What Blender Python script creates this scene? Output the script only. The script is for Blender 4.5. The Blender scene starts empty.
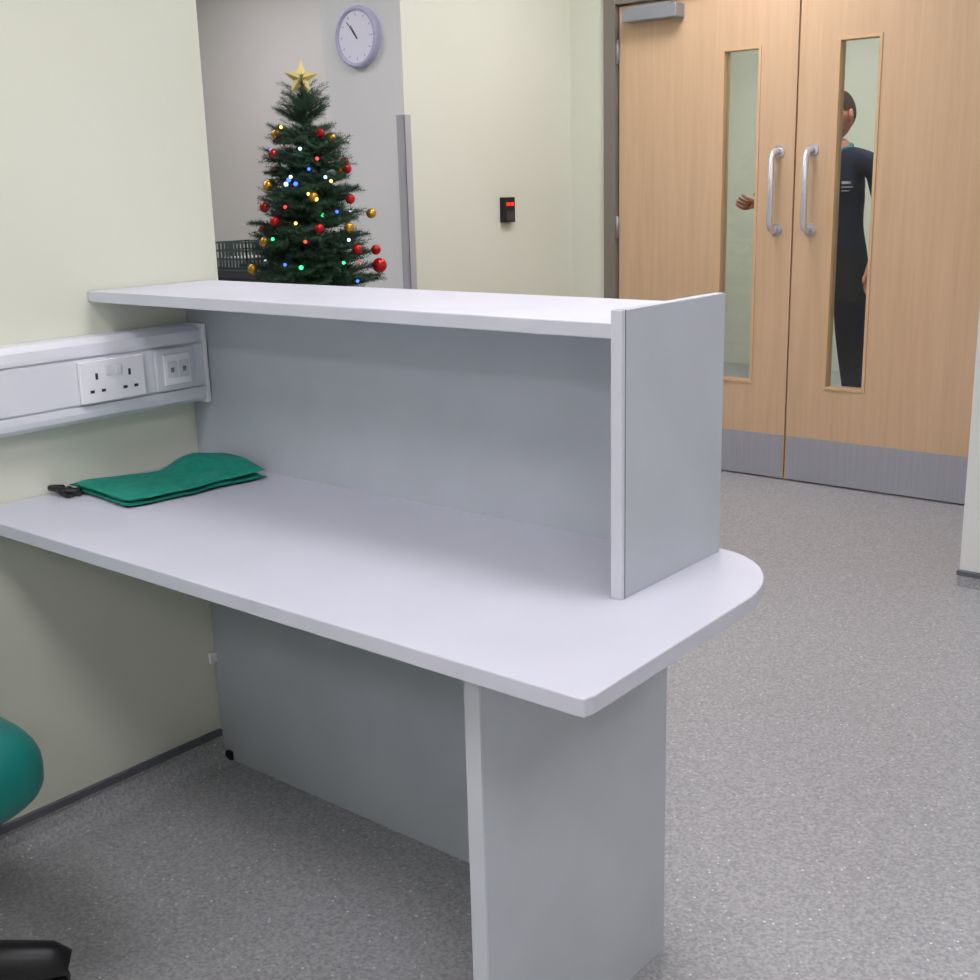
import bpy, bmesh, math, random
from mathutils import Vector, Matrix
random.seed(7)
S=0.575; HC=2.265
def W(x,y,z): return Vector((x*S,y*S,(z+HC)*S))
scene=bpy.context.scene
scene.view_settings.view_transform='Standard'
try: scene.view_settings.look='None'
except Exception: pass
scene.view_settings.exposure=0.0

# ------------------------------------------------------------ materials
def lin(c):
    out=[]
    for v in c:
        v=v/255.0
        out.append(v/12.92 if v<=0.04045 else ((v+0.055)/1.055)**2.4)
    return (out[0],out[1],out[2],1.0)
def mat(name,c,rough=0.5,metal=0.0,emit=None,es=0.0,spec=0.5,sample=True):
    m=bpy.data.materials.new(name); m.use_nodes=True
    b=m.node_tree.nodes['Principled BSDF']
    b.inputs['Base Color'].default_value=lin(c)
    b.inputs['Roughness'].default_value=rough
    b.inputs['Metallic'].default_value=metal
    b.inputs['Specular IOR Level'].default_value=spec
    if emit:
        b.inputs['Emission Color'].default_value=lin(emit)
        b.inputs['Emission Strength'].default_value=es
        if not sample:
            try: m.cycles.emission_sampling='NONE'
            except Exception: pass
    return m
def noisy(name,c1,c2,scale=(8,8,8),rough=0.5,detail=4,bump=0.0,spec=0.5,lo=0.35,hi=0.65,bscale=None,metal=0):
    m=mat(name,c1,rough,metal,spec=spec); nt=m.node_tree; b=nt.nodes['Principled BSDF']
    tc=nt.nodes.new('ShaderNodeTexCoord'); mp=nt.nodes.new('ShaderNodeMapping')
    mp.inputs['Scale'].default_value=scale
    nz=nt.nodes.new('ShaderNodeTexNoise'); nz.inputs['Scale'].default_value=1.0; nz.inputs['Detail'].default_value=detail
    cr=nt.nodes.new('ShaderNodeValToRGB')
    cr.color_ramp.elements[0].position=lo; cr.color_ramp.elements[1].position=hi
    cr.color_ramp.elements[0].color=lin(c1); cr.color_ramp.elements[1].color=lin(c2)
    nt.links.new(tc.outputs['Object'],mp.inputs['Vector']); nt.links.new(mp.outputs['Vector'],nz.inputs['Vector'])
    nt.links.new(nz.outputs['Fac'],cr.inputs['Fac']); nt.links.new(cr.outputs['Color'],b.inputs['Base Color'])
    if bump>0:
        bp=nt.nodes.new('ShaderNodeBump'); bp.inputs['Strength'].default_value=bump; bp.inputs['Distance'].default_value=0.002
        n2=nt.nodes.new('ShaderNodeTexNoise'); n2.inputs['Scale'].default_value=bscale or 300
        nt.links.new(tc.outputs['Object'],n2.inputs['Vector'])
        nt.links.new(n2.outputs['Fac'],bp.inputs['Height']); nt.links.new(bp.outputs['Normal'],b.inputs['Normal'])
    return m
M={}
M['wall']=noisy('wall_paint',(221,223,207),(224,226,211),(1.5,1.5,1.5),0.6,2,bump=0.05,bscale=120,spec=0.3)
M['wallw']=noisy('wall_white',(224,226,224),(228,229,227),(1.5,1.5,1.5),0.6,2,spec=0.3)
M['wallg']=noisy('wall_paint_grey',(206,203,199),(210,207,203),(1.5,1.5,1.5),0.6,2,spec=0.3)
M['ceil']=mat('ceiling_tile',(238,238,238),0.8)
M['desk']=noisy('desk_laminate',(198,199,211),(202,203,215),(6,6,6),0.42,3,bump=0.03,bscale=500)
M['panel']=noisy('panel_laminate',(180,185,194),(185,190,199),(6,6,6),0.5,3,bump=0.03,bscale=500)
M['edge']=mat('desk_edging',(201,203,214),0.45)
M['legedge']=mat('leg_edging',(194,198,207),0.5)
M['seam']=mat('edge_seam',(112,114,122),0.6)
M['pvc']=mat('trunking_pvc',(224,225,233),0.35)
M['socket']=mat('socket_white',(238,238,243),0.25)
M['hole']=mat('socket_hole',(48,48,54),0.6)
M['greyplastic']=mat('data_outlet_grey',(212,214,221),0.35)
M['port']=mat('data_port',(120,122,130),0.5)
M['strip']=mat('skirting_cap',(98,100,108),0.5)
M['steel']=noisy('brushed_steel',(150,152,158),(162,164,170),(2,2,200),0.45,2,metal=0.6)
M['kick']=noisy('kick_plate_steel',(166,167,175),(172,173,181),(80,2,2),0.5,2,metal=0.2)
M['chrome']=mat('handle_steel',(222,222,228),0.25,0.6)
M['closer']=mat('door_closer_silver',(150,154,160),0.4,0.4)
M['frame']=mat('door_frame_paint',(128,121,112),0.5)
M['guard']=mat('corner_guard_alu',(180,182,186),0.4,0.1)
M['black']=mat('black_plastic',(22,22,25),0.4)
M['darkgrey']=mat('dark_grey',(62,60,64),0.5)
M['red']=mat('display_red',(200,30,20),0.4,emit=(255,40,20),es=2,sample=False)
M['teal']=noisy('teal_fabric',(6,126,108),(10,142,122),(60,60,60),0.75,3,bump=0.2,bscale=900)
M['tealv']=noisy('teal_vinyl',(10,108,102),(14,116,110),(5,5,5),0.35,3)
M['gold']=mat('gold_bauble',(212,160,60),0.25,0.7)
M['redb']=mat('red_bauble',(185,22,26),0.22,0.3)
M['star']=mat('gold_glitter_star',(222,204,130),0.4,0.3)
M['needle']=noisy('tree_needles',(10,40,24),(30,74,42),(14,14,14),0.7,3)
M['bark']=mat('tree_trunk',(50,38,28),0.9)
M['pot']=mat('tree_pot',(110,30,28),0.5)
M['counter']=mat('dark_counter',(48,50,58),0.4)
M['basket']=mat('grey_green_wire',(84,100,96),0.5,0.3)
M['skin']=noisy('skin',(190,128,108),(200,138,118),(30,30,30),0.6,3)
M['hair']=noisy('hair_brown',(46,32,24),(70,50,36),(90,90,20),0.8,4)
M['navy']=noisy('navy_uniform',(24,29,54),(30,36,64),(20,20,20),0.85,3)
M['trouser']=noisy('dark_trousers',(24,25,36),(32,33,45),(20,20,20),0.85,3)
M['collar']=mat('teal_piping',(20,130,140),0.7)
M['white']=mat('white_print',(190,193,200),0.6)
M['eye']=mat('eye_white',(225,225,222),0.3)
M['lips']=mat('lips',(170,92,84),0.5)
M['clockrim']=mat('clock_rim',(188,188,216),0.35)
M['clockface']=mat('clock_face',(236,236,250),0.5)
M['lightframe']=mat('light_frame',(235,235,235),0.5)
M['diffuser']=mat('light_diffuser',(250,250,250),0.5,emit=(254,250,255),es=17.5)
for n,c in (('b',(50,90,255)),('g',(50,230,120)),('y',(255,215,100)),('w',(200,215,255)),('r',(255,60,50))):
    M['led'+n]=mat('fairy_light_'+n,c,0.4,emit=c,es=4,sample=False)
def floor_mat():
    m=mat('speckled_vinyl',(150,150,154),0.45); nt=m.node_tree; b=nt.nodes['Principled BSDF']
    tc=nt.nodes.new('ShaderNodeTexCoord')
    n1=nt.nodes.new('ShaderNodeTexNoise'); n1.inputs['Scale'].default_value=150; n1.inputs['Detail'].default_value=3
    r1=nt.nodes.new('ShaderNodeValToRGB'); e=r1.color_ramp.elements
    e[0].position=0.36; e[0].color=lin((148,148,151)); e[1].position=0.66; e[1].color=lin((180,180,183))
    v=nt.nodes.new('ShaderNodeTexVoronoi'); v.inputs['Scale'].default_value=62
    r2=nt.nodes.new('ShaderNodeValToRGB'); e=r2.color_ramp.elements
    e[0].position=0.12; e[0].color=(1,1,1,1); e[1].position=0.19; e[1].color=(0,0,0,1)
    w=nt.nodes.new('ShaderNodeTexWhiteNoise'); 
    r3=nt.nodes.new('ShaderNodeValToRGB'); e=r3.color_ramp.elements
    e[0].position=0.0; e[0].color=lin((230,230,232)); e[1].position=1.0; e[1].color=lin((122,122,126))
    mx=nt.nodes.new('ShaderNodeMixRGB')
    L=nt.links.new
    L(tc.outputs['Object'],n1.inputs['Vector']); L(n1.outputs['Fac'],r1.inputs['Fac'])
    L(tc.outputs['Object'],v.inputs['Vector']); L(v.outputs['Distance'],r2.inputs['Fac'])
    L(v.outputs['Color'],w.inputs['Vector']); L(w.outputs['Value'],r3.inputs['Fac'])
    L(r2.outputs['Color'],mx.inputs['Fac']); L(r1.outputs['Color'],mx.inputs['Color1']); L(r3.outputs['Color'],mx.inputs['Color2'])
    L(mx.outputs['Color'],b.inputs['Base Color'])
    return m
M['floor']=floor_mat()
def wood_mat():
    m=mat('maple_veneer',(200,165,120),0.45); nt=m.node_tree; b=nt.nodes['Principled BSDF']
    tc=nt.nodes.new('ShaderNodeTexCoord'); mp=nt.nodes.new('ShaderNodeMapping'); mp.inputs['Scale'].default_value=(30,30,1.4)
    nz=nt.nodes.new('ShaderNodeTexNoise'); nz.inputs['Scale'].default_value=1; nz.inputs['Detail'].default_value=6; nz.inputs['Distortion'].default_value=0.6
    mp2=nt.nodes.new('ShaderNodeMapping'); mp2.inputs['Scale'].default_value=(200,200,6)
    n2=nt.nodes.new('ShaderNodeTexNoise'); n2.inputs['Scale'].default_value=1; n2.inputs['Detail'].default_value=2
    cr=nt.nodes.new('ShaderNodeValToRGB'); e=cr.color_ramp.elements
    e[0].position=0.3; e[0].color=lin((210,176,140)); e[1].position=0.7; e[1].color=lin((220,187,152))
    mx=nt.nodes.new('ShaderNodeMixRGB'); mx.blend_type='MULTIPLY'; mx.inputs['Fac'].default_value=0.12
    L=nt.links.new
    L(tc.outputs['Object'],mp.inputs['Vector']); L(mp.outputs['Vector'],nz.inputs['Vector']); L(nz.outputs['Fac'],cr.inputs['Fac'])
    L(tc.outputs['Object'],mp2.inputs['Vector']); L(mp2.outputs['Vector'],n2.inputs['Vector'])
    L(cr.outputs['Color'],mx.inputs['Color1']); L(n2.outputs['Fac'],mx.inputs['Color2']); L(mx.outputs['Color'],b.inputs['Base Color'])
    return m
M['wood']=wood_mat()
M['bead']=mat('glazing_bead',(214,178,136),0.45)
def glass_mat():
    m=bpy.data.materials.new('door_glass'); m.use_nodes=True; nt=m.node_tree; nt.nodes.clear()
    o=nt.nodes.new('ShaderNodeOutputMaterial'); t=nt.nodes.new('ShaderNodeBsdfTransparent'); g=nt.nodes.new('ShaderNodeBsdfGlossy')
    t.inputs['Color'].default_value=(0.94,0.97,0.95,1); g.inputs['Roughness'].default_value=0.02
    f=nt.nodes.new('ShaderNodeFresnel'); f.inputs['IOR'].default_value=1.5; mx=nt.nodes.new('ShaderNodeMixShader')
    nt.links.new(f.outputs['Fac'],mx.inputs['Fac']); nt.links.new(t.outputs[0],mx.inputs[1]); nt.links.new(g.outputs[0],mx.inputs[2])
    nt.links.new(mx.outputs[0],o.inputs['Surface']); return m
M['glass']=glass_mat()

# ------------------------------------------------------------ helpers
def empty(name,loc):
    e=bpy.data.objects.new(name,None); scene.collection.objects.link(e); e.location=loc; e.empty_display_size=0.1
    return e
def attach(o,p):
    if p is not None:
        o.parent=p; o.matrix_parent_inverse=Matrix.Translation(-Vector(p.location))
def obj(name,verts,faces,mats,parent=None,smooth=False,fm=None,center=True):
    verts=[Vector(v) for v in verts]
    c=Vector((0,0,0))
    if center and verts:
        lo=Vector([min(v[i] for v in verts) for i in range(3)]); hi=Vector([max(v[i] for v in verts) for i in range(3)])
        c=(lo+hi)/2
    me=bpy.data.meshes.new(name); me.from_pydata([v-c for v in verts],[],faces)
    if not isinstance(mats,(list,tuple)): mats=[mats]
    for m in mats: me.materials.append(m)
    if fm: me.polygons.foreach_set('material_index',fm)
    if smooth: me.polygons.foreach_set('use_smooth',[True]*len(me.polygons))
    me.update()
    bm=bmesh.new(); bm.from_mesh(me)
    if len(bm.faces)<20000: bmesh.ops.recalc_face_normals(bm,faces=bm.faces)
    bm.to_mesh(me); bm.free()
    o=bpy.data.objects.new(name,me); scene.collection.objects.link(o); o.location=c
    attach(o,parent); return o
def bev(o,w,seg=2):
    m=o.modifiers.new('bevel','BEVEL'); m.width=w; m.segments=seg; m.limit_method='ANGLE'; m.angle_limit=math.radians(40); return o
BF=[(0,1,3,2),(4,6,7,5),(0,4,5,1),(2,3,7,6),(0,2,6,4),(1,5,7,3)]
def boxes(name,lst,m,parent=None,bevel=0):
    vs=[];fs=[]
    for (x0,x1,y0,y1,z0,z1) in lst:
        k=len(vs)
        for x in (x0,x1):
            for y in (y0,y1):
                for z in (z0,z1): vs.append(W(x,y,z))
        fs+= [tuple(k+i for i in f) for f in BF]
    o=obj(name,vs,fs,m,parent)
    if bevel: bev(o,bevel)
    return o
def box(name,x0,x1,y0,y1,z0,z1,m,parent=None,bevel=0): return boxes(name,[(x0,x1,y0,y1,z0,z1)],m,parent,bevel)
def extrude_poly(name,pts,z0,z1,m,parent=None,bevel=0):   # pts D-units xy
    n=len(pts); vs=[W(x,y,z0) for x,y in pts]+[W(x,y,z1) for x,y in pts]
    fs=[tuple(range(n))[::-1],tuple(range(n,2*n))]+[(i,(i+1)%n,n+(i+1)%n,n+i) for i in range(n)]
    o=obj(name,vs,fs,m,parent)
    if bevel: bev(o,bevel)
    return o
def extrude_xz(name,prof,y0,y1,m,parent=None):
    n=len(prof); vs=[W(x,y0,z) for x,z in prof]+[W(x,y1,z) for x,z in prof]
    fs=[tuple(range(n)),tuple(range(n,2*n))[::-1]]+[(i,(i+1)%n,n+(i+1)%n,n+i) for i in range(n)]
    return obj(name,vs,fs,m,parent)
def frameof(d):
    d=d.normalized(); a=Vector((0,0,1)) if abs(d.z)<0.9 else Vector((1,0,0))
    u=d.cross(a).normalized(); return u,d.cross(u).normalized()
def tube_data(pts,rad,seg=12):
    vs=[];fs=[]; n=len(pts); pu=None
    for i,p in enumerate(pts):
        d=(pts[min(i+1,n-1)]-pts[max(i-1,0)]).normalized()
        if pu is None: u,v=frameof(d)
        else:
            u=(pu-d*pu.dot(d)).normalized(); v=d.cross(u)
        pu=u; r=rad[i] if isinstance(rad,(list,tuple)) else rad
        for k in range(seg):
            a=2*math.pi*k/seg; vs.append(p+u*(r*math.cos(a))+v*(r*math.sin(a)))
    for i in range(n-1):
        for k in range(seg):
            a=i*seg+k;b=i*seg+(k+1)%seg; fs.append((a,b,b+seg,a+seg))
    fs.append(tuple(range(seg))[::-1]); fs.append(tuple(range((n-1)*seg,n*seg)))
    return vs,fs
def tube(name,pts,rad,m,parent=None,seg=12,smooth=True):   # metres
    vs,fs=tube_data([Vector(p) for p in pts],rad,seg); return obj(name,vs,fs,m,parent,smooth)
def sphere_data(c,r,seg=14,rings=9):
    vs=[];fs=[]; rx,ry,rz=(r,r,r) if not isinstance(r,(tuple,list)) else r
    for i in range(rings+1):
        t=math.pi*i/rings
        for k in range(seg):
            a=2*math.pi*k/seg; vs.append(Vector((c[0]+rx*math.sin(t)*math.cos(a),c[1]+ry*math.sin(t)*math.sin(a),c[2]+rz*math.cos(t))))
    for i in range(rings):
        for k in range(seg):
            a=i*seg+k;b=i*seg+(k+1)%seg; fs.append((a,a+seg,b+seg,b))
    return vs,fs
def spheres(name,lst,m,parent=None,seg=14,rings=9):
    vs=[];fs=[]
    for c,r in lst:
        v,f=sphere_data(c,r,seg,rings); k=len(vs); vs+=v; fs+=[tuple(i+k for i in q) for q in f]
    return obj(name,vs,fs,m,parent,True)
def superell(name,c,a,b,cc,e1,e2,m,parent=None,bend=None):
    vs=[];fs=[];R=24;K=40
    sp=lambda x,e: math.copysign(abs(x)**e,x)
    for i in range(R+1):
        t=-math.pi/2+math.pi*i/R
        for k in range(K):
            p=2*math.pi*k/K
            x=a*sp(math.cos(t),e1)*sp(math.cos(p),e2); y=b*sp(math.cos(t),e1)*sp(math.sin(p),e2); z=cc*sp(math.sin(t),e1)
            v=Vector((x,y,z))
            if bend: v=bend(v)
            vs.append(v+Vector(c))
    for i in range(R):
        for k in range(K):
            q=i*K+k;w=i*K+(k+1)%K; fs.append((q,w,w+K,q+K))
    return obj(name,vs,fs,m,parent,True)

# ------------------------------------------------------------ room shell
FZ=-HC; CZ=2.3
box('floor',-12,4.2,-5,14.2,FZ-0.15,FZ,M['floor'])
box('ceiling',-12,4.2,-5,14.2,CZ,CZ+0.15,M['ceil'])
box('wall_left',-4.0,-3.76,-4.8,2.915,FZ,CZ,M['wall'])
box('wall_far_left',-12.0,-11.8,-4.8,14,FZ,CZ,M['wall'])
box('wall_rear',-12,4.2,-5,-4.8,FZ,CZ,M['wall'])
box('wall_right',4.0,4.2,-4.8,14,FZ,CZ,M['wall'])
CY0=6.33
wc=box('wall_column',-6.74,-5.95,CY0,8.32,FZ,CZ,[M['wall'],M['wallw']])
for p in wc.data.polygons:
    if p.normal.y<-.9: p.material_index=1  # front face toned whiter than the column's other sides
box('wall_recess',-11.8,-6.74,8.32,8.5,FZ,CZ,M['wallg'])
boxes('wall_door',[(-6.74,-5.6,8.32,8.5,FZ,CZ),(-5.6,-2.3,8.32,8.5,1.45,CZ),(-2.3,-2.05,8.32,8.5,FZ,CZ)],M['wall'])
box('wall_right_return',-2.05,4.0,6.62,8.5,FZ,CZ,M['wallw'])
boxes('wall_corridor',[(-11.8,4.0,13.6,13.8,FZ,CZ)],M['wall'])
box('wall_corridor_side',-7.6,-7.4,8.5,13.6,FZ,CZ,M['wall'])

# coved skirting
def cove_x(name,xw,y0,y1,sgn,zt=-2.16):
    p=[(xw,FZ),(xw+sgn*0.09,FZ),(xw+sgn*0.05,FZ+0.012),(xw+sgn*0.02,FZ+0.04),(xw+sgn*0.008,FZ+0.08),(xw+sgn*0.008,zt),(xw,zt)]
    e=empty(name,W(xw,(y0+y1)/2,FZ))
    extrude_xz('cove',p,y0,y1,M['floor'],e)
    boxes('capping_strip',[(min(xw,xw+sgn*0.018),max(xw,xw+sgn*0.018),y0,y1,zt-0.005,zt+0.022)],M['strip'],e)
cove_x('baseboard_left',-3.76,-4.8,2.735,1)
cove_x('baseboard_column',-5.95,CY0,8.3,1)
e=empty('baseboard_right',W(1,6.6,FZ))
box('cove',-2.05,4.0,6.59,6.62,FZ,-2.2,M['floor'],e); box('capping_strip',-2.055,4.0,6.585,6.62,-2.2,-2.175,M['strip'],e)

# ------------------------------------------------------------ reception desk
desk=empty('reception_desk',W(-2.5,2.2,FZ))
ox=-1.28; pts=[(-3.755,1.80),(-1.29,1.80),(-1.268,1.803),(-1.262,1.83),(ox,2.50)]
cx,cy,rx,ry=-1.56,2.50,0.28,0.36
for i in range(1,17):
    a=math.pi/2*i/16; pts.append((cx+rx*math.cos(a),cy+ry*math.sin(a)))
pts+=[(-3.755,2.86)]
extrude_poly('worktop',pts,-1.042,-1.0,M['desk'],desk,0.0018)
box('leg_panel',-1.684,-1.638,1.92,2.742,FZ,-1.042,M['panel'],desk,0.001)
box('leg_panel_edging',-1.684,-1.638,1.912,1.92,FZ,-1.042,M['legedge'],desk)
boxes('modesty_panel',[(-3.755,-1.67,2.742,2.785,FZ,-1.042)],M['panel'],desk)
boxes('back_panel',[(-3.755,-1.563,2.75,2.79,-1.0,-0.357)],M['panel'],desk)
box('counter_shelf',-3.755,-1.559,2.342,2.862,-0.357,-0.319,M['desk'],desk,0.0018)
box('end_panel',-1.559,-1.527,2.350,2.828,-1.0,-0.287,M['panel'],desk,0.0012)
boxes('end_panel_edging',[(-1.559,-1.527,2.334,2.348,-1.0,-0.287)],M['edge'],desk,0.001)
boxes('end_panel_seam',[(-1.559,-1.5265,2.348,2.350,-1.0,-0.2865),],M['seam'],desk)
boxes('cable_grommet',[(-3.72,-3.69,2.725,2.742,FZ,FZ+0.04)],M['black'],desk)
boxes('hinge_plate',[(-3.755,-3.74,2.71,2.74,-1.84,-1.80)],M['socket'],desk)

# ------------------------------------------------------------ trunking
tr=empty('dado_trunking',W(-3.7,0,-0.6))
F=-3.645; g=-3.655
prof=[(-3.757,-.470),(-3.68,-.470),(-3.650,-.490),(F,-.518),(F,-.530),(g,-.532),(g,-.537),(F,-.539),(F,-.690),(g,-.692),(g,-.698),(F,-.700),(F,-.722),(-3.650,-.742),(-3.68,-.760),(-3.757,-.760)]
extrude_xz('profile',prof,-4.0,2.728,M['pvc'],tr)
box('end_cap',-3.757,-3.640,2.728,2.746,-.764,-.466,M['socket'],tr,0.002)
so=empty('double_socket',W(-3.64,2.33,-.61))
xs=F+.0006
box('faceplate',xs,xs+0.018,2.200,2.455,-.690,-.545,M['socket'],so,0.002)
xf=xs+0.0182
hl=[];sw=[]
for yc in (2.262,2.393):
    hl+=[(xf,xf+.001,yc-.005,yc+.005,-.610,-.588),(xf,xf+.001,yc-.030,yc-.014,-.655,-.645),(xf,xf+.001,yc+.014,yc+.030,-.655,-.645)]
sw=[(xf,xf+.007,2.298,2.318,-.600,-.565),(xf,xf+.007,2.338,2.358,-.600,-.565)]
boxes('pin_holes',hl,M['hole'],so); boxes('rocker_switches',sw,M['pvc'],so,0.001)
da=empty('data_outlet',W(-3.64,2.58,-.61))
box('faceplate',xs,xs+0.018,2.505,2.672,-.690,-.540,M['greyplastic'],da,0.002)
box('inner_plate',xs+.018,xs+0.026,2.535,2.648,-.670,-.560,M['socket'],da,0.001)
boxes('modules',[(xs+.026,xs+.030,2.545,2.586,-.645,-.585),(xs+.026,xs+.030,2.597,2.638,-.645,-.585)],M['greyplastic'],da,0.001)
boxes('ports',[(xs+.030,xs+.0305,2.558,2.573,-.625,-.607),(xs+.030,xs+.0305,2.610,2.625,-.625,-.607)],M['port'],da)

# ------------------------------------------------------------ doors
YD=8.32
def door(name,x0,x1,g0,g1,hx,hinge):
    e=empty(name,W((x0+x1)/2,YD,FZ))
    zb,zt=FZ+0.015,1.33; gb,gt=-1.53,0.943
    boxes('leaf',[(x0,g0,YD,YD+.08,zb,zt),(g1,x1,YD,YD+.08,zb,zt),(g0,g1,YD,YD+.08,zb,gb),(g0,g1,YD,YD+.08,gt,zt)],M['wood'],e)
    b=.022
    boxes('glazing_bead',[(g0,g0+b,YD-.008,YD+.088,gb,gt),(g1-b,g1,YD-.008,YD+.088,gb,gt),(g0+b,g1-b,YD-.008,YD+.088,gb,gb+b),(g0+b,g1-b,YD-.008,YD+.088,gt-b,gt)],M['bead'],e,0.001)
    box('glass',g0+b,g1-b,YD+.035,YD+.045,gb+b,gt-b,M['glass'],e)
    box('kick_plate',x0+.01,x1-.01,YD-.006,YD,zb,-1.912,M['kick'],e)
    p=[];zt2,zb2=.195,-.365
    for (dy,dz) in ((0,0),(-.06,0),(-.095,-.012),(-.115,-.045)): p.append(W(hx,YD+dy,zt2+dz))
    for (dy,dz) in ((-.115,.045),(-.095,.012),(-.06,0),(0,0)): p.append(W(hx,YD+dy,zb2+dz))
    tube('pull_handle',p,.023*S,M['chrome'],e)
    for z in (zt2,zb2): tube('handle_rose',[W(hx,YD,z),W(hx,YD-.012,z)],.045*S,M['chrome'],e,20,False)
    for i,z in enumerate((1.0,-.35,-1.75)): tube('hinge_%d'%(i+1),[W(hinge,YD-.015,z-.09),W(hinge,YD-.015,z+.09)],.014*S,M['steel'],e)
    return e
d1=door('door_1',-5.475,-3.962,-4.565,-4.245,-4.085,-5.483)
box('door_closer',-5.37,-4.89,YD-.13,YD,1.195,1.295,M['closer'],d1,0.004)
boxes('closer_arm',[(-5.25,-4.95,YD-.10,YD-.06,1.295,1.31)],M['steel'],d1)
d2=door('door_2',-3.948,-2.435,-3.665,-3.345,-3.82,-2.427)
boxes('trim_door_frame',[(-5.6,-5.492,YD-.04,8.5,FZ,1.45),(-2.418,-2.31,YD-.04,8.5,FZ,1.45),(-5.492,-2.418,YD-.04,8.5,1.345,1.45)],M['frame'],None,0.002)

# ------------------------------------------------------------ column fittings
boxes('corner_guard',[(-6.02,-5.94,CY0-.012,CY0,-2.1,.50),(-5.95,-5.938,CY0-.012,CY0+.05,-2.1,.50)],M['guard'],None,0.001)
cr=empty('card_reader',W(-5.94,7.43,-.18))
box('housing',-5.95,-5.90,7.365,7.495,-.275,-.085,M['black'],cr,0.002)
box('keypad',-5.90,-5.896,7.38,7.48,-.262,-.19,M['darkgrey'],cr)
boxes('display',[(-5.90,-5.897,7.39,7.42,-.15,-.125),(-5.90,-5.897,7.44,7.47,-.15,-.125)],M['red'],cr)
ck=empty('wall_clock',W(-6.345,CY0-.03,1.05))
c=W(-6.345,CY0,1.045); R=.205*S
def disc(name,y0,y1,r,m,seg=48): return tube(name,[Vector((c.x,y0,c.z)),Vector((c.x,y1,c.z))],r,m,ck,seg,False)
disc('case',c.y,c.y-.022,R*1.0,M['clockrim'])
disc('face',c.y-.022,c.y-.0235,R*.86,M['clockface'])
rp=[Vector((c.x+R*.93*math.cos(a),c.y-.024,c.z+R*.93*math.sin(a))) for a in [2*math.pi*i/48 for i in range(49)]]
tube('rim',rp,R*.08,M['clockrim'],ck,8)
def hand(name,ang,l,w,y):
    d=Vector((math.sin(ang),0,math.cos(ang))); n=Vector((d.z,0,-d.x)); o=Vector((c.x,y,c.z)); t=Vector((0,-.001,0))
    a=[o-d*l*.15-n*w,o-d*l*.15+n*w,o+d*l+n*w*.5,o+d*l-n*w*.5]
    obj(name,a+[p+t for p in a],[(0,1,2,3),(4,5,6,7),(0,1,5,4),(1,2,6,5),(2,3,7,6),(3,0,4,7)],M['darkgrey'],ck)
hand('hour_hand',math.radians(327),R*.45,.003,c.y-.0245); hand('minute_hand',math.radians(320),R*.68,.002,c.y-.0262)
vs=[];fs=[]
for i in range(12):
    a=2*math.pi*i/12; d=Vector((math.sin(a),0,math.cos(a))); n=Vector((d.z,0,-d.x)); o=Vector((c.x,c.y-.0238,c.z)); k=len(vs)
    vs+=[o+d*R*.68-n*.0012,o+d*R*.68+n*.0012,o+d*R*.77+n*.0012,o+d*R*.77-n*.0012]; fs.append((k,k+1,k+2,k+3))
obj('hour_marks',vs,fs,M['darkgrey'],ck)

# ------------------------------------------------------------ counter + basket in recess
cn=empty('side_counter',W(-8.6,7.2,FZ))
box('top',-9.8,-7.7,6.5,7.6,-.70,-.64,M['counter'],cn,0.002)
boxes('cabinet',[(-9.75,-7.75,6.58,7.58,FZ,-.70)],M['counter'],cn)
bk=empty('wire_basket',W(-8.35,6.8,-.64))
bx0,bx1,by0,by1=-8.55,-8.13,6.62,7.0
bl=[]
for z in (-.635,-.56,-.49,-.42):
    bl+=[(bx0,bx1,by0,by0+.012,z,z+.014),(bx0,bx1,by1-.012,by1,z,z+.014),(bx0,bx0+.012,by0,by1,z,z+.014),(bx1-.012,bx1,by0,by1,z,z+.014)]
for i in range(10):
    x=bx0+(bx1-bx0-.01)*i/9; bl+=[(x,x+.01,by0,by0+.012,-.635,-.406),(x,x+.01,by1-.012,by1,-.635,-.406)]
    y=by0+(by1-by0-.01)*i/9; bl+=[(bx0,bx0+.012,y,y+.01,-.635,-.406),(bx1-.012,bx1,y,y+.01,-.635,-.406)]
bl.append((bx0,bx1,by0,by1,-.638,-.63))
boxes('wires',bl,M['basket'],bk)
boxes('papers',[(bx0+.04,bx1-.04,by0+.04,by1-.04,-.63,-.54)],M['white'],bk)

# ------------------------------------------------------------ christmas tree
TX,TY=-5.75*S,5.215*S; TH=1.645
tree=empty('christmas_tree',(TX,TY,0))
tab=[(0,.02),(.06,.07),(.21,.165),(.4,.235),(.58,.275),(.73,.32),(.94,.37),(1.12,.40),(2.0,.60),(2.6,.72)]
def trad(h):
    d=(TH-h)/S
    for (a,ra),(b,rb) in zip(tab,tab[1:]):
        if d<=b: return (ra+(rb-ra)*(max(d,a)-a)/(b-a))*S
    return tab[-1][1]*S
vs=[];fs=[]
rnd=random.random
def needles(p0,p1,sp,nl,cnt):
    d=p1-p0; L=d.length
    if L<1e-4: return
    d.normalize(); u,v=frameof(d); n=max(1,int(L/sp)); a0=rnd()*6
    for i in range(n+1):
        p=p0+d*(L*i/n)
        for k in range(cnt):
            a=a0+i*1.1+2*math.pi*k/cnt+rnd()*.5
            r=u*math.cos(a)+v*math.sin(a); t=(r*.85+d*.55).normalized()
            w=t.cross(d).normalized()*.0014; q=len(vs); l=nl*(.75+.5*rnd())
            vs.extend((p-w,p+w,p+t*l)); fs.append((q,q+1,q+2))
h=.28; lev=0
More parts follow.
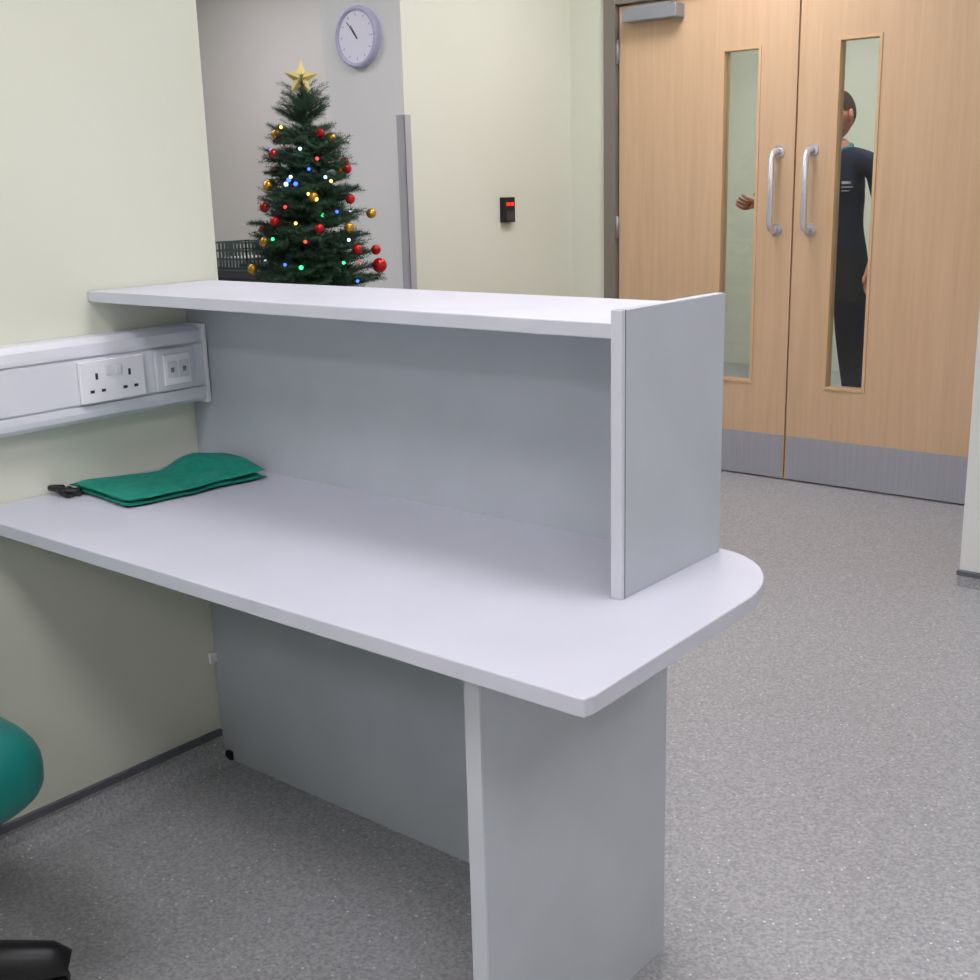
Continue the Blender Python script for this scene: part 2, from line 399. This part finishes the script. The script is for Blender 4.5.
while h<TH-.02:
    r=trad(h); vis=h>.9
    nb=int(6+r*34) if vis else int(5+r*16)
    for b in range(nb):
        az=2*math.pi*(b+rnd()*.7)/nb+lev*.7; L=r*(.68+.48*rnd()); rise=.10+.25*rnd() if h<TH-.15 else .5+.6*rnd()
        p0=Vector((TX,TY,h+rnd()*.03)); dr=Vector((math.cos(az),math.sin(az),rise)).normalized()
        p1=p0+dr*L; p1.z-=L*L*.25
        s=p0+(p1-p0)*.12
        sp=.006 if vis else .014
        needles(s,p1,sp,.019,4)
        side=dr.cross(Vector((0,0,1))).normalized()
        nt=int(L/.032) if vis else int(L/.07)
        for k in range(nt):
            f=.25+.7*k/max(1,nt); base=p0+(p1-p0)*f
            for sg in (-1,1):
                td=(dr+side*sg*1.0+Vector((0,0,(rnd()-.4)*.7))).normalized()
                needles(base,base+td*(.035+.05*(1-f)+.02*rnd()),sp*1.2,.017,4)
    h+=.034 if vis else .06; lev+=1
needles(Vector((TX,TY,TH-.12)),Vector((TX,TY,TH+.02)),.004,.022,5)
obj('foliage',vs,fs,M['needle'],tree)
tube('trunk',[(TX,TY,.05),(TX,TY,.9),(TX,TY,TH)],[.022,.015,.006],M['bark'],tree)
tube('pot',[(TX,TY,0),(TX,TY,.02),(TX,TY,.22),(TX,TY,.24)],[.12,.13,.165,.165],M['pot'],tree,28)
sc=Vector((TX,TY,TH+.040)); RT=Vector((.773,.634,0)); UP=Vector((0,0,1)); FWD=Vector((.634,-.773,0))
sv=[];ro=.064;ri=.027
for i in range(10):
    a=math.pi*i/5+.06; rr=ro if i%2==0 else ri; sv.append(sc+RT*(rr*math.sin(a))+UP*(rr*math.cos(a)))
sv+=[sc+FWD*.018,sc-FWD*.018]
sv=[p+FWD*.03 for p in sv]
obj('star',sv,[(i,(i+1)%10,10) for i in range(10)]+[((i+1)%10,i,11) for i in range(10)],M['star'],tree)
tube('star_holder',[sc-UP*.05,sc-UP*.01,sc+FWD*.02],.005,M['star'],tree)
PX=.00627*S
def on_tree(u,v,k=1.0):
    hh=TH-(v-93)*PX*.968; off=(u-303)*PX*1.0; r=max(trad(hh)*k,abs(off)+.002)
    return Vector((TX,TY,hh))+RT*off+FWD*math.sqrt(r*r-off*off)*.95
reds=[(320,135),(273,154),(274,220),(346,200),(371,268),(368,252),(318,228),(352,250),(262,206)]
golds=[(276,135),(266,185),(313,197),(330,140),(345,228),(245,268),(365,215),(262,240)]
rl=[(on_tree(u,v),.018) for u,v in reds]; gl=[(on_tree(u,v),.018) for u,v in golds]
for i in range(60):
    hh=.35+1.1*rnd(); az=rnd()*2*math.pi
    dv=Vector((math.cos(az),math.sin(az),0)); 
    if hh>.95 and dv.dot(FWD)>-.3: continue
    (rl if i%2 else gl).append((Vector((TX,TY,hh))+dv*trad(hh),.018))
rl[4]=(rl[4][0],.027)
spheres('red_baubles',rl,M['redb'],tree,16,10); spheres('gold_baubles',gl,M['gold'],tree,16,10)
leds={'b':[(290,180),(297,184),(270,150),(352,281),(284,262),(335,212),(310,170)],'g':[(300,265),(272,237),(340,262),(322,215)],
 'y':[(316,199),(309,194),(282,128),(296,222),(330,182)],'w':[(292,177),(287,184),(325,178),(302,150),(345,240)],'r':[(305,240),(286,206),(318,160)]}
for k,l in leds.items():
    L=[(on_tree(u,v,1.04),.0075 if v in (180,184,265,199) else .0055) for u,v in l]
    for i in range(8):
        hh=.35+1.15*rnd(); az=rnd()*6.283; dv=Vector((math.cos(az),math.sin(az),0))
        if hh>.95 and dv.dot(FWD)>0: continue
        L.append((Vector((TX,TY,hh))+dv*trad(hh)*.9,.0045))
    spheres('fairy_lights_'+k,L,M['led'+k],tree,8,6)

# ------------------------------------------------------------ folded teal cloth
cl=empty('folded_cloth',W(-3.5,2.45,-1.0))
def sheet(name,A,B,C,D,z0,th,seed,bump=0.0,m='teal'):
    nu,nv=20,56; top=[];bot=[]
    for j in range(nv+1):
        v=j/nv
        for i in range(nu+1):
            u=i/nu
            pinch=.06*math.exp(-((v-.48)/.16)**2)*(1-u)
            p=(Vector(A)*(1-u)+Vector(B)*u)*(1-v)+(Vector(D)*(1-u)+Vector(C)*u)*v
            wob=.010*math.sin(6*v+seed)+.004*math.sin(17*v+seed*2)
            p.x+=wob*(1 if u>.5 else -.4)+(pinch if m=='teal' else 0); p.y+=.01*math.sin(5*u+seed)*(1-v)
            ed=min(1,(1-abs(2*u-1)**8))*min(1,(1-abs(2*v-1)**18)); ed=max(0,ed)**.5
            wr=.003*math.sin(9*u+8*v+seed)+.002*math.sin(21*v-6*u)
            lift=bump*math.exp(-((u-.2)/.3)**2-((v-.72)/.20)**2)+bump*.8*math.exp(-((u-.5)/.45)**2-((v-1.0)/.25)**2)
            top.append(W(p.x,p.y,z0+th*.5+th*.5*ed+wr*ed+lift)); bot.append(W(p.x,p.y,z0+th*.5-th*.5*ed+lift*.9))
    n=(nu+1)*(nv+1); fs=[]
    for j in range(nv):
        for i in range(nu):
            a=j*(nu+1)+i; fs.append((a,a+1,a+nu+2,a+nu+1)); fs.append((n+a,n+a+nu+1,n+a+nu+2,n+a+1))
    per=[i for i in range(nu+1)]+[j*(nu+1)+nu for j in range(1,nv+1)]+[nv*(nu+1)+i for i in range(nu-1,-1,-1)]+[j*(nu+1) for j in range(nv-1,0,-1)]
    for k in range(len(per)):
        a=per[k];b=per[(k+1)%len(per)]; fs.append((a,b,n+b,n+a))
    return obj(name,top+bot,fs,M[m],cl,True)
sheet('lower_fold',(-3.715,2.16),(-3.335,2.15),(-3.265,2.68),(-3.60,2.738),-.999,.016,0)
sheet('upper_fold',(-3.715,2.16),(-3.337,2.152),(-3.267,2.678),(-3.602,2.737),-.983,.018,.05,.034)
tube('strap',[W(-3.73,2.15,-.985),W(-3.725,2.10,-.975),W(-3.66,2.11,-.978),W(-3.62,2.15,-.985)],.012*S,M['black'],cl,8)
sheet('strap_tab',(-3.735,2.11),(-3.63,2.11),(-3.63,2.17),(-3.735,2.18),-.999,.016,1,0,'black')

# ------------------------------------------------------------ office chair
CX,CY=-3.17*S,1.14*S
ch=empty('office_chair',(CX,CY,0))
superell('seat',(CX,CY,.432),.245,.245,.084,.7,.75,M['tealv'],ch,lambda v: Vector((v.x,v.y,v.z-.02*max(0,(v.y/.245))**2+.012*(v.x/.245)**2)))
superell('seat_pan',(CX,CY,.350),.18,.18,.016,.5,.7,M['black'],ch)
superell('backrest',(CX,CY-.26,.80),.215,.04,.24,.6,.7,M['tealv'],ch,lambda v: Vector((v.x,v.y+.05*(v.x/.2)**2-.03*(v.z/.24),v.z)))
tube('back_stem',[(CX,CY-.1,.345),(CX,CY-.27,.37),(CX,CY-.30,.55),(CX,CY-.285,.75)],[.022,.022,.02,.018],M['black'],ch)
tube('gas_column',[(CX,CY,.07),(CX,CY,.22),(CX,CY,.221),(CX,CY,.355)],[.032,.032,.02,.02],M['black'],ch,18)
tube('hub',[(CX,CY,.06),(CX,CY,.125)],.05,M['black'],ch,20)
for i in range(5):
    a=math.radians(51+72*i); d=Vector((math.cos(a),math.sin(a),0)); o0=Vector((CX,CY,0))
    tube('base_leg_%d'%(i+1),[o0+d*.03+Vector((0,0,.105)),o0+d*.15+Vector((0,0,.092)),o0+d*.24+Vector((0,0,.078)),o0+d*.268+Vector((0,0,.070))],[.036,.034,.032,.020],M['black'],ch,16)
    n=Vector((-d.y,d.x,0)); cc=o0+d*.235+Vector((0,0,.027))
    for s in (-1,1): tube('castor_%d_%d'%(i+1,s+2),[cc+n*s*.006,cc+n*s*.026],.027,M['black'],ch,18,False)
    tube('castor_pin_%d'%(i+1),[cc,cc+Vector((0,0,.05))],.007,M['steel'],ch,8)
for s in (-1,1):
    x=CX+s*.262
    tube('arm_post_%d'%(s+2),[(CX+s*.12,CY-.02,.35),(x,CY-.03,.36),(x+s*.01,CY-.04,.50),(x,CY-.04,.66)],[.016,.018,.018,.016],M['black'],ch)
    superell('arm_pad_%d'%(s+2),(x,CY-.015,.680),.034,.125,.016,.6,.6,M['black'],ch)

# ------------------------------------------------------------ person
PO=Vector((-4.41*S-.050,10.3*S,0))
per=empty('person',PO)
def skin(name,V,E,Rr,mats,sub=2,fmf=None,root=0,mirror=None):
    me=bpy.data.meshes.new(name); me.from_pydata([PO+Vector(v) for v in V],E,[])
    o=bpy.data.objects.new(name+'_tmp',me); scene.collection.objects.link(o)
    sk=o.modifiers.new('skin','SKIN'); sk.use_smooth_shade=True
    for i,d in enumerate(me.skin_vertices[0].data):
        r=Rr[i]; d.radius=r if isinstance(r,tuple) else (r,r); d.use_root=(i==root)
    sb=o.modifiers.new('sub','SUBSURF'); sb.levels=sub; sb.render_levels=sub
    bpy.context.view_layer.update()
    dg=bpy.context.evaluated_depsgraph_get()
    m2=bpy.data.meshes.new_from_object(o.evaluated_get(dg)); m2.materials.clear()
    for m in mats: m2.materials.append(m)
    for p in m2.polygons:
        p.use_smooth=True; p.material_index=fmf(p.center) if fmf else 0
    bpy.data.objects.remove(o)
    r=bpy.data.objects.new(name,m2); scene.collection.objects.link(r); attach(r,per); return r
V=[(0,0,.93),(0,0,1.05),(0,-.005,1.20),(0,0,1.33),(0,.005,1.42),(0,-.005,1.50),
   (.10,0,1.385),(.205,0,1.36),(.265,.03,1.10),(.245,-.07,.88),
   (-.10,0,1.385),(-.205,-.01,1.36),(-.28,-.12,1.14),(-.265,-.33,1.185),
   (.10,0,.86),(.14,-.06,.50),(.165,.0,.12),(.17,-.02,.07),(.175,-.15,.045),
   (-.09,0,.86),(-.12,-.02,.50),(-.15,.12,.13),(-.15,.10,.07),(-.155,-.03,.045)]
E=[(0,1),(1,2),(2,3),(3,4),(4,5),(3,6),(6,7),(7,8),(8,9),(3,10),(10,11),(11,12),(12,13),(0,14),(14,15),(15,16),(16,17),(17,18),(0,19),(19,20),(20,21),(21,22),(22,23)]
Rr=[(.15,.12),(.15,.115),(.165,.12),(.15,.115),.062,.052,.085,.070,.054,.040,.085,.070,.054,.040,.108,.080,.06,.05,.04,.102,.072,.055,.05,.04]
def bm_(c):
    z=c.z
    if z<.09: return 2
    if z<.95 and abs(c.x-PO.x)<.20: return 1
    return 0 if not (z>1.445 and abs(c.x-PO.x)<.08) else 3
skin('body',V,E,Rr,[M['navy'],M['trouser'],M['black'],M['skin']],2,bm_)
def handbuild(name,w,d,side,curl):   # w wrist, d direction, side = thumb side
    d=Vector(d).normalized(); side=Vector(side).normalized(); dn=d.cross(side).normalized()*curl
    w=Vector(w); V=[w-d*.03,w,w+d*.045,w+d*.075]; E=[(0,1),(1,2),(2,3)]; R=[.027,.026,(.034,.022),(.030,.018)]
    for i,(o,l) in enumerate(((.030,.072),(.010,.080),(-.010,.074),(-.030,.058))):
        k=len(V); b=w+d*.07+side*o*.9
        V+=[b,b+d*.45*l+side*o*.1+dn*.006,b+d*.78*l+dn*.022+side*o*.12,b+d*.92*l+dn*.040+side*o*.12]
        E+=[(3,k),(k,k+1),(k+1,k+2),(k+2,k+3)]; R+=[.0095,.0088,.0082,.007]
    k=len(V); b=w+d*.03+side*.028
    V+=[b,b+side*.022+d*.028+dn*.006,b+side*.03+d*.055+dn*.016]; E+=[(2,k),(k,k+1),(k+1,k+2)]; R+=[.012,.0105,.0085]
    skin(name,V,E,R,[M['skin']],1,None,1)
handbuild('right_hand',(-.255,-.345,1.180),(-.12,-.98,.02),(.7,-.1,.7),1)
handbuild('left_hand',(.242,-.085,.86),(-.05,-.25,-1),(-.3,-.95,.2),-1)
# head
HM=Matrix.Translation(PO+Vector((0,-.02,1.60)))@Matrix.Rotation(math.radians(-15),4,'Z')
vs=[];fs=[]; R_,K_=28,36
for i in range(R_+1):
    t=math.pi*i/R_
    for k in range(K_):
        a=2*math.pi*k/K_; x=math.sin(t)*math.cos(a); y=math.sin(t)*math.sin(a); z=math.cos(t)
        jaw=1-.28*max(0,-z)**1.3; px=.076*x*jaw; py=.096*y*(1-.12*max(0,-z)); pz=.115*z
        if y<0:
            py-= .018*math.exp(-(px/.012)**2-((pz+.012)/.020)**2)
            py-= .006*math.exp(-(px/.010)**2-((pz-.015)/.022)**2)
            py+= .008*(math.exp(-((abs(px)-.032)/.014)**2-((pz-.012)/.012)**2))
            py-= .006*math.exp(-(px/.022)**2-((pz+.050)/.008)**2)
            py-= .008*math.exp(-(px/.02)**2-((pz+.092)/.014)**2)
            py-= .005*math.exp(-(px/.045)**2-((pz-.032)/.008)**2)
        vs.append(Vector((px,py,pz)))
for i in range(R_):
    for k in range(K_):
        a=i*K_+k;b=i*K_+(k+1)%K_; fs.append((a,a+K_,b+K_,b))
def H(l): return [HM@Vector(p) for p in l]
obj('head',H(vs),fs,M['skin'],per,True)
v2=[];f2=[]
for i in range(R_+1):
    for k in range(K_):
        p=vs[i*K_+k]; v2.append(Vector((p.x*1.07,p.y*1.06,p.z*1.06+.003))+Vector((0,0,.0015*math.sin(k*5+i*3))))
for f in fs:
    c_=sum((vs[q] for q in f),Vector())/4
    if c_.y<-.045: ok=c_.z>.058
    elif c_.y<.0: ok=c_.z>.03
    else: ok=c_.z>.02-.9*c_.y
    if ok: f2.append(f)
obj('hair',H(v2),f2,M['hair'],per,True)
def hs(name,l,m):
    o=spheres(name,[(HM@Vector(c0),r) for c0,r in l],m,per,12,8); return o
hs('eyes',[((s*.031,-.080,.012),(.011,.009,.006)) for s in (-1,1)],M['eye'])
hs('irises',[((s*.031,-.0875,.012),(.005,.003,.005)) for s in (-1,1)],M['black'])
hs('eyebrows',[((s*.031,-.088,.030),(.015,.006,.003)) for s in (-1,1)],M['hair'])
hs('ears',[((s*.077,.005,.0),(.011,.020,.031)) for s in (-1,1)],M['skin'])
hs('lips',[((0,-.090,-.050),(.020,.008,.005))],M['lips'])
rp=[PO+Vector((.068*math.cos(a),.068*math.sin(a)-.004,1.445+.018*math.sin(a))) for a in [2*math.pi*i/24 for i in range(25)]]
tube('collar',rp,.014,M['collar'],per,8)
vs=[];fs=[]
for j,(w,h_) in enumerate(((.035,.012),(.045,.005),(.03,.005))):
    z=1.27-j*.018; k=len(vs); x0=PO.x+.085
    for yy in (-.130,-.10):
        vs+=[Vector((x0,PO.y+yy,z)),Vector((x0+w,PO.y+yy,z)),Vector((x0+w,PO.y+yy,z+h_)),Vector((x0,PO.y+yy,z+h_))]
    fs+=[tuple(k+i for i in q) for q in ((0,1,2,3),(4,5,6,7),(0,1,5,4),(1,2,6,5),(2,3,7,6),(3,0,4,7))]
obj('chest_logo',vs,fs,M['white'],per)

# ------------------------------------------------------------ lights
def panel_light(x,y,lx=1.05,ly=1.05):
    e=empty('unseen_ceiling_light',W(x,y,CZ))
    t=.05
    boxes('bezel',[(x-lx/2,x+lx/2,y-ly/2,y-ly/2+t,CZ-.03,CZ),(x-lx/2,x+lx/2,y+ly/2-t,y+ly/2,CZ-.03,CZ),(x-lx/2,x-lx/2+t,y-ly/2+t,y+ly/2-t,CZ-.03,CZ),(x+lx/2-t,x+lx/2,y-ly/2+t,y+ly/2-t,CZ-.03,CZ)],M['lightframe'],e)
    box('diffuser',x-lx/2+t,x+lx/2-t,y-ly/2+t,y+ly/2-t,CZ-.02,CZ-.005,M['diffuser'],e)
for x,y in ((-2.2,0.0),(0.8,0.2),(-2.2,-3),(0.8,-3),(-1.3,2.6),(-4.2,4.8),(-7.8,4.2),(-4.2,7.2),(1.8,3.2),(-8.5,0.5),(-9.2,6.6),(-5.9,11.6),(-2.6,11.6),(-4.0,9.4)):  # out of view; recess panel and extra panels behind the doors added for brightness
    panel_light(x,y)
w=bpy.data.worlds.new('world'); scene.world=w; w.use_nodes=True
w.node_tree.nodes['Background'].inputs[0].default_value=(.8,.85,.9,1); w.node_tree.nodes['Background'].inputs[1].default_value=.3

# ------------------------------------------------------------ camera
ex=Vector((.7728,.1384,-.6193)).normalized(); ey=Vector((.6342,-.2072,.7447)); ey=(ey-ex*ey.dot(ex)).normalized(); ez=ex.cross(ey)
right=Vector((ex.x,ey.x,ez.x)); down=Vector((ex.y,ey.y,ez.y)); fwd=Vector((ex.z,ey.z,ez.z))
mt=Matrix(((right.x,-down.x,-fwd.x,0),(right.y,-down.y,-fwd.y,0),(right.z,-down.z,-fwd.z,0),(0,0,0,1)))
cd=bpy.data.cameras.new('camera'); cam=bpy.data.objects.new('camera',cd); scene.collection.objects.link(cam)
cam.matrix_world=Matrix.Translation(Vector((0,0,HC*S)))@mt
cd.sensor_width=36; cd.lens=1186/980*36; cd.clip_start=.02
scene.camera=cam
